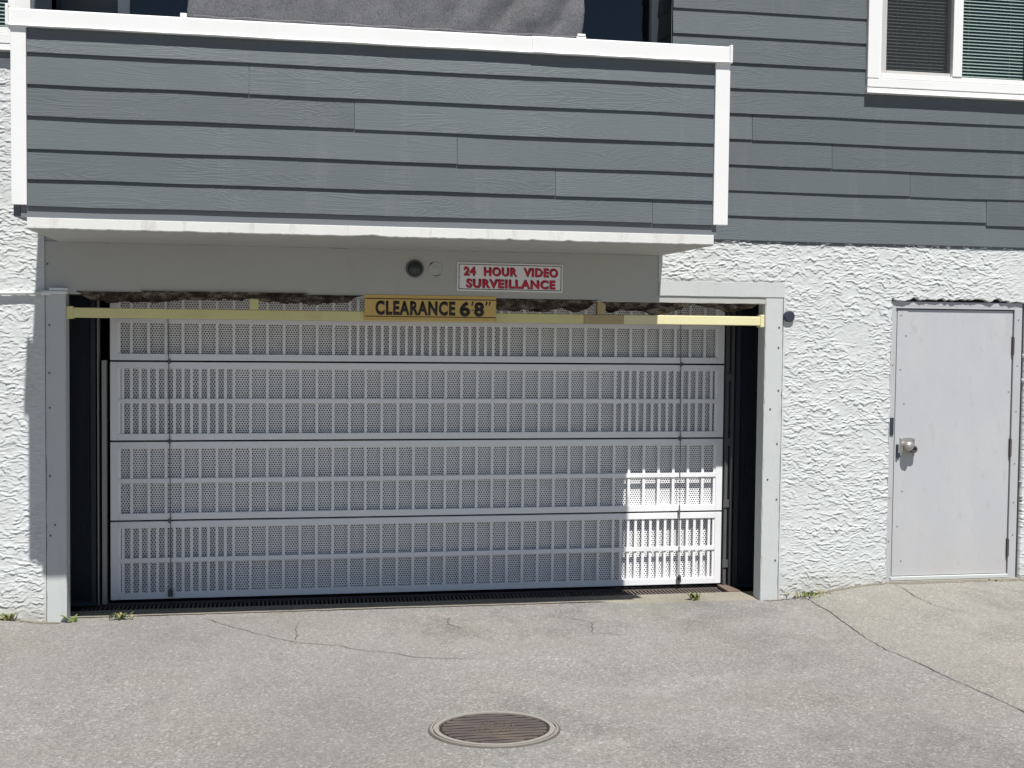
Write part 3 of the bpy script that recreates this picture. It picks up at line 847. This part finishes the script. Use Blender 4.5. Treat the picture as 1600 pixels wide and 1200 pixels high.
MB().lathe((3.704, 0.0215, 1.140), (0, -1, 0), [(0.020, 0), (0.022, 0.020), (0.033, 0.032), (0.036, 0.048), (0.034, 0.062), (0.026, 0.072), (0.012, 0.078)], 24).build("knob", M_STEEL, door, smooth=True)
MB().lathe((3.752, 0.0215, 1.116), (0, -1, 0), [(0.028, 0), (0.028, 0.040), (0.024, 0.043), (0.015, 0.043), (0.014, 0.034), (0.006, 0.033)], 20).build("key_cylinder", M_HINGE, door)
MB().box(3.628, 3.6435, 0.014, 0.0283, 1.045, 1.150).box(3.6435, 3.659, 0.018, 0.0283, 1.052, 1.085).build("latch_guard", M_BLACK, door)
MB().box(3.551, 4.667, -0.012, 0.074, -0.1, 0.116).build("door_step", M_APRON, bld, 0.006)

# ------------------------------------------------------------------ garage gate
gate = empty("garage_gate", (0.1625, 0.55, 0.0))
tag(gate, "pale grey sectional garage gate of barred panels over perforated sheet", "gate")
GX0, GX1, GY = -2.1163, 2.4535, 0.55
SH = 0.5714; Z00 = 0.016
def local(mb):
    mb.v = [(x - 0.1625, y - 0.55, z) for x, y, z in mb.v]
    return mb
# perforated sheet, hexagonal cells with hexagonal holes
def perforated(w, h, pitch, hole):
    nx = int(w / pitch); rh = pitch * math.sqrt(3) / 2; nz = int(h / rh)
    ang = np.arange(6) * math.pi / 3 + math.pi / 6
    ro = pitch / math.sqrt(3)
    I, J = np.meshgrid(np.arange(nx), np.arange(nz), indexing='ij')
    cx = (I + 0.5 * (J % 2)) * pitch - w / 2 + pitch * 0.25; cz = J * rh + rh * 0.5
    cx = cx.ravel(); cz = cz.ravel(); n = len(cx)
    V = np.zeros((n, 12, 3))
    V[:, :6, 0] = cx[:, None] + ro * np.cos(ang); V[:, :6, 2] = cz[:, None] + ro * np.sin(ang)
    V[:, 6:, 0] = cx[:, None] + hole * np.cos(ang); V[:, 6:, 2] = cz[:, None] + hole * np.sin(ang)
    k = np.arange(6); q = np.stack([k, (k + 1) % 6, 6 + (k + 1) % 6, 6 + k], -1)
    Q = (np.arange(n)[:, None, None] * 12 + q[None]).reshape(-1, 4)
    return raw_mesh("perforated_sheet", V.reshape(-1, 3), Q, M_SHEET)
sheet_me = perforated(GX1 - GX0 - 0.02, SH - 0.03, 0.0185, 0.0057)
bar_me = local(MB().box(0.1625 - 0.0098, 0.1625 + 0.0098, GY + 0.008, GY + 0.026, 0.051, SH - 0.051)).mesh("bar", M_BAR)
ST = 0.053
frame_mb = MB()
frame_mb.box(GX0, GX0 + ST, GY, GY + 0.046, 0.0062, SH - 0.0062).box(GX1 - ST, GX1, GY, GY + 0.046, 0.0062, SH - 0.0062)
frame_mb.box(GX0 + ST + 0.0004, GX1 - ST - 0.0004, GY + 0.0005, GY + 0.046, 0.0062, 0.053).box(GX0 + ST + 0.0004, GX1 - ST - 0.0004, GY + 0.0005, GY + 0.046, SH - 0.053, SH - 0.0062)
frame_mb.box(GX0 + ST + 0.0004, GX1 - ST - 0.0004, GY + 0.001, GY + 0.0075, SH / 2 - 0.017, SH / 2 + 0.017)
frame_me = local(frame_mb).mesh("gate_section", M_GATE)
barX = [-1.9715 + 0.11854 * k for k in range(37)]
def mids(a, b): return [-1.9715 + 0.11854 * (k + 0.5) for k in range(a, b)]
extra = {0: mids(-1, 6) + mids(30, 37), 1: [], 2: mids(-1, 6) + mids(30, 37), 3: mids(13, 23)}
for s in range(4):
    sec = link("gate_section", frame_me, gate, 0.002)
    sec.location = (0, 0, Z00 + s * SH)
    sh = link("perforated_sheet", sheet_me, sec); sh.location = (0, 0.047, 0.015)
    for x in sorted(barX + extra[s] + [-2.055, 2.3925]):
        b = link("bar", bar_me, sec); b.location = (x - 0.1625, 0, 0)
# lifting cables with their bottom brackets
for x in (-1.707, 2.104):
    mb = MB().tube([(x - 0.014, GY - 0.012, 2.26), (x, GY - 0.012, 1.2), (x + 0.008, GY - 0.012, 0.07)], 0.0028, 6)
    for s in (1, 2, 3):
        mb.box(x - 0.009, x + 0.007, GY - 0.016, GY - 0.002, Z00 + s * SH - 0.016, Z00 + s * SH + 0.014)
    local(mb).build("lift_cable", M_DARKTRACK, gate)
    local(MB().box(x - 0.012, x + 0.022, GY - 0.022, GY - 0.001, 0.04, 0.085).lathe((x + 0.005, GY - 0.022, 0.09), (0, -1, 0), [(0.012, 0), (0.012, 0.010)], 10)).build("bottom_bracket", M_DARKTRACK, gate)

# guide tracks and black mesh infill beside the gate
trk = MB().box(-2.169, -2.139, GY - 0.03, GY + 0.05, 0.0, 1.735).box(-2.195, -2.189, GY - 0.06, GY + 0.05, 0.0, 2.3)
t1 = trk.build("gate_track", M_TRACK, None); tag(t1, "narrow beige galvanised track along the shaded left edge of the gate", "track")
trk = MB().box(2.466, 2.489, GY - 0.02, GY + 0.05, 0.0, 2.3).box(2.503, 2.519, GY - 0.05, GY + 0.05, 0.0, 2.3)
for z in (0.15, 0.62, 1.10, 1.6):
    trk.box(2.459, 2.502, GY - 0.028, GY - 0.021, z, z + 0.06)
t2 = trk.build("gate_track", M_DARKTRACK, None); tag(t2, "dark steel track along the right edge of the gate by the sunlit panels", "track")

def mesh_panel(x0, x1, y, label):
    p = MB()
    p.box(x0, x0 + 0.03, y, y + 0.03, 0.0, 2.30).box(x1 - 0.03, x1, y, y + 0.03, 0.0, 2.30).box(x0 + 0.03, x1 - 0.03, y, y + 0.03, 0.0, 0.03)
    x = x0 + 0.03
    while x < x1 - 0.03:
        p.box(x, x + 0.004, y + 0.010, y + 0.014, 0.03, 2.30); x += 0.013
    z = 0.04
    while z < 2.3:
        p.box(x0 + 0.03, x1 - 0.03, y + 0.015, y + 0.019, z, z + 0.004); z += 0.02
    p.box(x0, x1, y + 0.10, y + 0.11, 0.0, 2.30)
    o = p.build("mesh_screen", M_BLACK, None)
    return tag(o, label, "screen")
mesh_panel(-2.60, -2.207, 0.48, "black wire mesh screen between the left pillar and the gate")
mesh_panel(2.531, 2.92, 0.48, "black wire mesh screen between the gate and the right pillar")
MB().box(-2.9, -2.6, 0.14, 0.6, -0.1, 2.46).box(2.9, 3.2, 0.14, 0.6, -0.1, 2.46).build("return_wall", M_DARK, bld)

# ------------------------------------------------------------------ trench drain
drn = MB().box(-2.33, 2.52, 0.304, 0.312, -0.10, -0.006).box(-2.33, 2.52, 0.575, 0.60, -0.10, -0.006).box(-2.33, 2.52, 0.312, 0.575, -0.12, -0.09)
drain = drn.build("trench_drain", M_IRON, None)
tag(drain, "long slotted trench drain running under the bottom of the gate", "drain")
DX0 = -2.30
for s in range(4):
    gmb = MB(); w = 1.18
    a = DX0 + s * (w + 0.004)
    gmb.box(a, a + w, 0.314, 0.334, -0.03, -0.014).box(a, a + w, 0.553, 0.573, -0.03, -0.014)
    x = a
    while x < a + w:
        gmb.box(x, x + 0.0135, 0.3345, 0.5525, -0.03, -0.0145); x += 0.0302
    gmb.build("grate", M_IRON, drain)
MB().box(2.43, 2.535, 0.312, 0.56, -0.013, 0.010).build("end_plate", M_PLATE, drain, 0.003)

# ------------------------------------------------------------------ manhole
mh_c = (0.040, -3.030)
mz = float(ground_z(*mh_c))
man = empty("manhole_cover", (mh_c[0], mh_c[1], mz + 0.004))
man.rotation_euler = (math.atan(-0.042), 0, math.radians(0))
tag(man, "round rusty iron manhole cover with ribs, set in the asphalt", "manhole cover")
MB().lathe((0, 0, -0.03), (0, 0, 1), [(0.297, 0.0), (0.297, 0.034), (0.289, 0.034), (0.288, 0.024), (0.282, 0.024), (0.281, 0.036), (0.259, 0.036), (0.258, 0.018), (0.240, 0.018)], 96, caps=False).build("ring", M_RING, man)
MB().lathe((0, 0, -0.03), (0, 0, 1), [(0.310, 0.020), (0.305, 0.0312), (0.2972, 0.0305)], 96, caps=False).build("tar_joint", M_CRACK, man)
lid = MB().lathe((0, 0, -0.03), (0, 0, 1), [(0.255, 0.0), (0.255, 0.030), (0.250, 0.032)], 96).build("lid", M_GROOVE_SHADE, man)
rib = MB()
yv = -0.222; i = 0
while yv < 0.232:
    half = math.sqrt(max(0.0, 0.243 ** 2 - yv * yv))
    n = 0
    S = 12
    for q in range(S + 1):
        xx = -half + 2 * half * q / S
        wv = yv + 0.0035 * math.sin(xx * 26 + i * 1.7)
        for (dy_, dz) in ((-.0115, 0), (-.0095, .0035), (.0095, .0035), (.0115, 0)):
            rib.v.append((xx, wv + dy_, 0.0018 + dz))
        if q:
            e = len(rib.v)
            for c_ in range(3):
                rib.f.append((e - 8 + c_, e - 4 + c_, e - 3 + c_, e - 7 + c_)); rib.m.append(0)
    yv += 0.044; i += 1
tag(rib.build("rib", M_LID, lid), kind="stuff")
nub = MB(); rr = random.Random(4)
for i in range(16):
    for j in range(9):
        x = -0.09 + i * 0.0118 + rr.uniform(-.002, .002); y = -0.09 + j * 0.0225 + 0.45 * x
        if rr.random() < 0.55 and abs(j - 4 + (i - 8) * 0.2) < 3.6:
            nub.box(x, x + 0.0065, y, y + 0.010, 0.0018, 0.0082)
tag(nub.build("tread", M_TREAD, lid), kind="stuff")

# ------------------------------------------------------------------ clearance bar and signs
cb = empty("clearance_bar", (0.1, 0.05, 2.03))
tag(cb, "long yellow square clearance bar hung across the garage opening", "barrier")
def cbl(mb):
    mb.v = [(x - 0.1, y - 0.05, z - 2.03) for x, y, z in mb.v]; return mb
cbl(MB().box(-2.318, 1.198, 0.018, 0.083, 2.030, 2.097)).build("bar", M_YELLOW, cb, 0.005)
cbl(MB().box(1.199, 1.490, 0.018, 0.083, 2.031, 2.096)).build("rusted_length", M_BROWN, cb, 0.005)
cbl(MB().box(1.491, 2.552, 0.018, 0.083, 2.030, 2.097)).build("faded_length", M_CREAM, cb, 0.005)
cbl(MB().box(-2.3265, -2.283, 0.012, 0.089, 2.022, 2.106)).build("end_bracket", M_YELLOW, cb, 0.004)
cbl(MB().box(2.528, 2.5595, 0.012, 0.089, 2.018, 2.110)).build("end_bracket", M_CREAM, cb, 0.004)
cbl(MB().box(-1.138, -1.079, 0.022, 0.075, 2.0972, 2.205)).build("hanger", M_YELLOW, cb, 0.004)
cbl(MB().box(1.297, 1.358, 0.022, 0.075, 2.0972, 2.215)).build("hanger", M_BROWN, cb, 0.004)

def text_mesh(name, body, x0, x1, z0, z1, y, mat, parent, bold=0.02, depth=0.0015, origin=(0, 0, 0), shear=0.0):
    """built-in font outline thickened, stretched to fill the given rectangle, standing in the XZ plane"""
    c = bpy.data.curves.new(name, 'FONT'); c.body = body; c.size = 1.0; c.offset = bold; c.resolution_u = 4
    c.space_character = 1.14
    tmp = bpy.data.objects.new("text_source", c); COL.objects.link(tmp)
    dg = bpy.context.evaluated_depsgraph_get()
    me = bpy.data.meshes.new_from_object(tmp.evaluated_get(dg))
    bpy.data.objects.remove(tmp); bpy.data.curves.remove(c)
    co = np.zeros(len(me.vertices) * 3); me.vertices.foreach_get("co", co); co = co.reshape(-1, 3)
    mn, mx = co.min(0), co.max(0)
    out = np.zeros_like(co)
    out[:, 0] = x0 + (co[:, 0] - mn[0]) / (mx[0] - mn[0]) * (x1 - x0) - origin[0]
    out[:, 2] = z0 + (co[:, 1] - mn[1]) / (mx[1] - mn[1]) * (z1 - z0) - origin[2]
    out[:, 1] = y - origin[1]
    me.vertices.foreach_set("co", out.ravel()); me.materials.clear(); me.materials.append(mat); me.name = name; me.update()
    o = link(name, me, parent)
    so = o.modifiers.new("thickness", 'SOLIDIFY'); so.thickness = depth; so.offset = 0
    return o

sg = MB().box(-0.460, 0.460, -0.009, 0.009, -0.088, 0.088)
csign = sg.build("clearance_sign", M_SIGNY, None, 0.003)
csign.location = (0.0975, 0.006, 2.125); csign.rotation_euler = (0, math.radians(0.0), 0)
tag(csign, "ochre board sign reading CLEARANCE 6'8\" on the yellow bar", "sign")
MB().box(-0.459, 0.459, -0.0105, -0.0085, 0.058, 0.0645).build("stripe", M_INK, csign)
MB().box(-0.459, 0.459, -0.0105, -0.0085, -0.064, -0.0585).build("stripe", M_INK, csign)
text_mesh("lettering", "CLEARANCE", -0.386, 0.170, -0.052, 0.048, -0.0100, M_INK, csign, 0.044)
text_mesh("lettering", "6", 0.200, 0.276, -0.056, 0.050, -0.0100, M_INK, csign, 0.044)
text_mesh("lettering", "8", 0.302, 0.374, -0.056, 0.046, -0.0100, M_INK, csign, 0.044)
for (x, t) in ((0.282, 0.030), (0.382, 0.026), (0.404, 0.026)):
    q = MB(); q.quad([(x, -0.0105, 0.048 - t), (x + 0.009, -0.0105, 0.048 - t), (x + 0.019, -0.0105, 0.050), (x + 0.007, -0.0105, 0.050)])
    q.build("lettering", M_INK, csign)
q = MB().quad([(0.286, -0.0105, -0.018), (0.300, -0.0105, -0.010), (0.300, -0.0105, -0.003), (0.286, -0.0105, -0.012)]).build("lettering", M_INK, csign)

ss = MB().box(-0.378, 0.378, -0.003, 0.003, -0.099, 0.099)
vsign = ss.build("surveillance_sign", M_SIGNW, None, 0.001)
vsign.location = (0.656, -0.003, 2.347); vsign.rotation_euler = (0, math.radians(0.25), 0)
tag(vsign, "white plastic sign with red letters reading 24 HOUR VIDEO SURVEILLANCE", "sign")
bd = MB()
for (a, b, c_, d) in ((-0.367, 0.367, 0.0835, 0.0885), (-0.367, 0.367, -0.0885, -0.0835), (-0.367, -0.362, -0.0835, 0.0835), (0.362, 0.367, -0.0835, 0.0835)):
    bd.box(a, b, -0.0040, -0.0028, c_, d)
bd.build("border", M_INK, vsign)
for (txt, a, b, c_, d) in (("24  HOUR  VIDEO", -0.332, 0.340, 0.008, 0.071), ("SURVEILLANCE", -0.314, 0.322, -0.076, -0.013)):
    text_mesh("lettering_shadow", txt, a + 0.004, b + 0.004, c_ - 0.003, d - 0.003, -0.0036, M_INK, vsign, 0.046, 0.0008)
    text_mesh("lettering", txt, a, b, c_, d, -0.0048, M_RED, vsign, 0.042, 0.0008)
for sx in (-0.355, 0.355):
    MB().lathe((sx, -0.003, -0.008), (0, -1, 0), [(0.004, 0), (0.003, 0.002)], 8).build("screw", M_STEEL, vsign)

# round dark camera dome and the painted-over disc beside it
dome = empty("camera_dome", (-0.018, 0.0, 2.396))
tag(dome, "small round black camera dome on the beam beside the surveillance sign", "camera")
MB().lathe((0, 0.001, 0), (0, -1, 0), [(0.062, 0), (0.062, 0.008), (0.057, 0.013), (0.049, 0.014), (0.048, 0.004)], 32, caps=False).build("housing", M_DARKTRACK, dome, smooth=False)
m = Mat("dark_dome_lens", 0.12, spec=0.5); m.color((0.03, 0.036, 0.036))
MB().lathe((0, -0.004, 0), (0, -1, 0), [(0.048, 0), (0.045, 0.006), (0.034, 0.012), (0.018, 0.016), (0.004, 0.017)], 28).build("lens", m.m, dome, smooth=True)
disc = MB().lathe((0.129, 0.003, 2.399), (0, -1, 0), [(0.047, 0), (0.047, 0.004), (0.044, 0.006), (0.020, 0.0065), (0.018, 0.009), (0.008, 0.010)], 30).build("cover_plate", M_BEAM, bld)
mb = MB()
for (a0, a1) in ((1.9, 2.7), (4.3, 5.6)):
    pts = [(0.129 + 0.049 * math.cos(a0 + (a1 - a0) * k / 10), 0.0015, 2.399 + 0.049 * math.sin(a0 + (a1 - a0) * k / 10)) for k in range(11)]
    mb.tube(pts, [0.0005 + 0.0038 * math.sin(math.pi * k / 10) for k in range(11)], 6)
mb.build("chip", M_INK, bld)

# black pipe stub in the stucco
vent = MB().lathe((0, 0.03, 0), (0, -1, 0), [(0.041, 0), (0.041, 0.056), (0.037, 0.060), (0.010, 0.061)], 24).build("pipe_stub", M_BLACK, None)
vent.location = (2.737, 0.0, 2.100)
tag(vent, "short round black pipe stub in the stucco beside the garage opening", "pipe")

# conduit on the left wall
cond = MB().tube([(-3.6, -0.030, 2.176), (-2.9, -0.032, 2.181), (-2.45, -0.030, 2.190)], 0.0135, 12).build("conduit", M_CONDUIT, None, smooth=True)
tag(cond, "thin white conduit pipe running across the left stucco to the pillar", "pipe")
MB().lathe((-2.475, -0.030, 2.190), (1, 0, 0.02), [(0.017, 0), (0.017, 0.06), (0.0135, 0.062)], 14).build("collar", M_CONDUIT, cond)
MB().box(-2.424, -2.309, -0.046, -0.002, 2.184, 2.203).box(-2.424, -2.309, -0.040, -0.002, 2.2045, 2.224).build("junction", M_CONDUIT, cond, 0.004)

# ------------------------------------------------------------------ shade cloth on the balcony
us = np.linspace(0, 1, 130); vs = np.linspace(0, 1, 70)
U, V = np.meshgrid(us, vs, indexing='ij')
zz = 3.786 + V * 1.30
xl = -1.480 + 0.10 * V; xr = 0.885 + 0.03 * np.sqrt(np.clip(V * 8, 0, 1)) - 0.02 * V
X = xl + (xr - xl) * U
diag = (X * 1.0 - zz * 0.55)
fold = np.abs(((diag * 3.1 + 0.6 * fbm(X * 2, zz * 2, 4)) % 1.0) - 0.5) * 2
amp = sstep(-0.3, 0.5, X) * 0.032 + 0.006
Yt = -1.03 + 0.05 * V + amp * (fold ** 1.6 - 0.5) * np.clip(V * 14, 0.12, 1) + 0.012 * (fbm(X * 6, zz * 8, 7, 3) - 0.5)
zz = zz + 0.008 * (fbm(X * 9, zz * 0, 9, 2) - 0.5) * (1 - V)
tarp = link("shade_cloth", grid_mesh("shade_cloth", np.stack([X, Yt, zz], -1), M_TARP))
so = tarp.modifiers.new("thickness", 'SOLIDIFY'); so.thickness = 0.002
tag(tarp, "wrinkled grey shade cloth hung above the white balcony cap", "cloth")
hem = MB().tube([(-1.482 + 2.366 * k / 40, -1.035 + 0.003 * math.sin(k * 2.1), 3.792 + 0.004 * math.sin(k * 1.3)) for k in range(41)], 0.011, 8).build("hem", M_TARP, tarp, smooth=True)
MB().box(0.862, 0.920, -1.062, -1.02, 3.783, 3.797).box(0.866, 0.916, -1.066, -1.03, 3.799, 3.812).build("clip", M_WHITE, tarp, 0.002)
MB().box(-1.515, -1.478, -1.058, -1.02, 3.783, 3.805).build("clip", M_WHITE, tarp, 0.002)

# ------------------------------------------------------------------ weeds
def weed(loc, n, h, spread, mats, label, seed, broad=1.0):
    rr = random.Random(seed)
    e = empty("weed", (loc[0], loc[1], float(ground_z(loc[0], loc[1])) if loc[1] <= 0 else 0.006))
    tag(e, label, "weed", None)
    for mi, mat in enumerate(mats):
        mb = MB()
        for k in range(n):
            a = rr.uniform(0, 2 * math.pi); r0 = rr.uniform(0, spread * 0.5)
            bx, by = r0 * math.cos(a) * 1.2, r0 * math.sin(a) * 0.5
            L = h * rr.uniform(0.5, 1.1); out = rr.uniform(0.2, 1.0) * L; w = broad * rr.uniform(0.004, 0.011)
            a2 = rr.uniform(0, 2 * math.pi); dx, dy = math.cos(a2), math.sin(a2) * 0.6
            px, py = -dy, dx
            S = 5; b0 = len(mb.v)
            for s in range(S + 1):
                t = s / S; ww = w * math.sin(math.pi * (0.12 + 0.88 * t)) + 0.0006
                cx, cy, cz = bx + dx * out * t, by + dy * out * t, L * (t * 1.15 - 0.45 * t * t)
                mb.v += [(cx - px * ww, cy - py * ww, cz), (cx, cy, cz - ww * 0.5), (cx + px * ww, cy + py * ww, cz)]
            for s in range(S):
                q = b0 + s * 3
                mb.f += [(q, q + 1, q + 4, q + 3), (q + 1, q + 2, q + 5, q + 4)]; mb.m += [0, 0]
        tag(mb.build("leaves", mat, e), kind="stuff")
    return e
weed((-2.690, -0.05), 16, 0.075, 0.07, [M_LEAF, M_DRYLEAF], "tuft of yellow-green weed at the foot of the left stucco wall", 1)
weed((-2.285, -0.015), 4, 0.085, 0.03, [M_LEAF], "single broad-leaved weed at the foot of the left pillar", 2, 2.0)
weed((-1.985, 0.03), 22, 0.055, 0.16, [M_LEAF, M_DRYLEAF], "low sprawling weed on the threshold in front of the gate's left end", 3)
weed((2.075, 0.07), 14, 0.075, 0.06, [M_LEAF, M_DRYLEAF], "small weed in the sunlit threshold before the drain", 4, 1.3)
weed((2.985, -0.035), 60, 0.050, 0.42, [M_LEAF, M_DRYLEAF], "wide clump of weeds at the stucco foot between pillar and service door", 5)
weed((4.45, -0.05), 8, 0.035, 0.14, [M_LEAF], "tiny weed below the right end of the service door", 6)
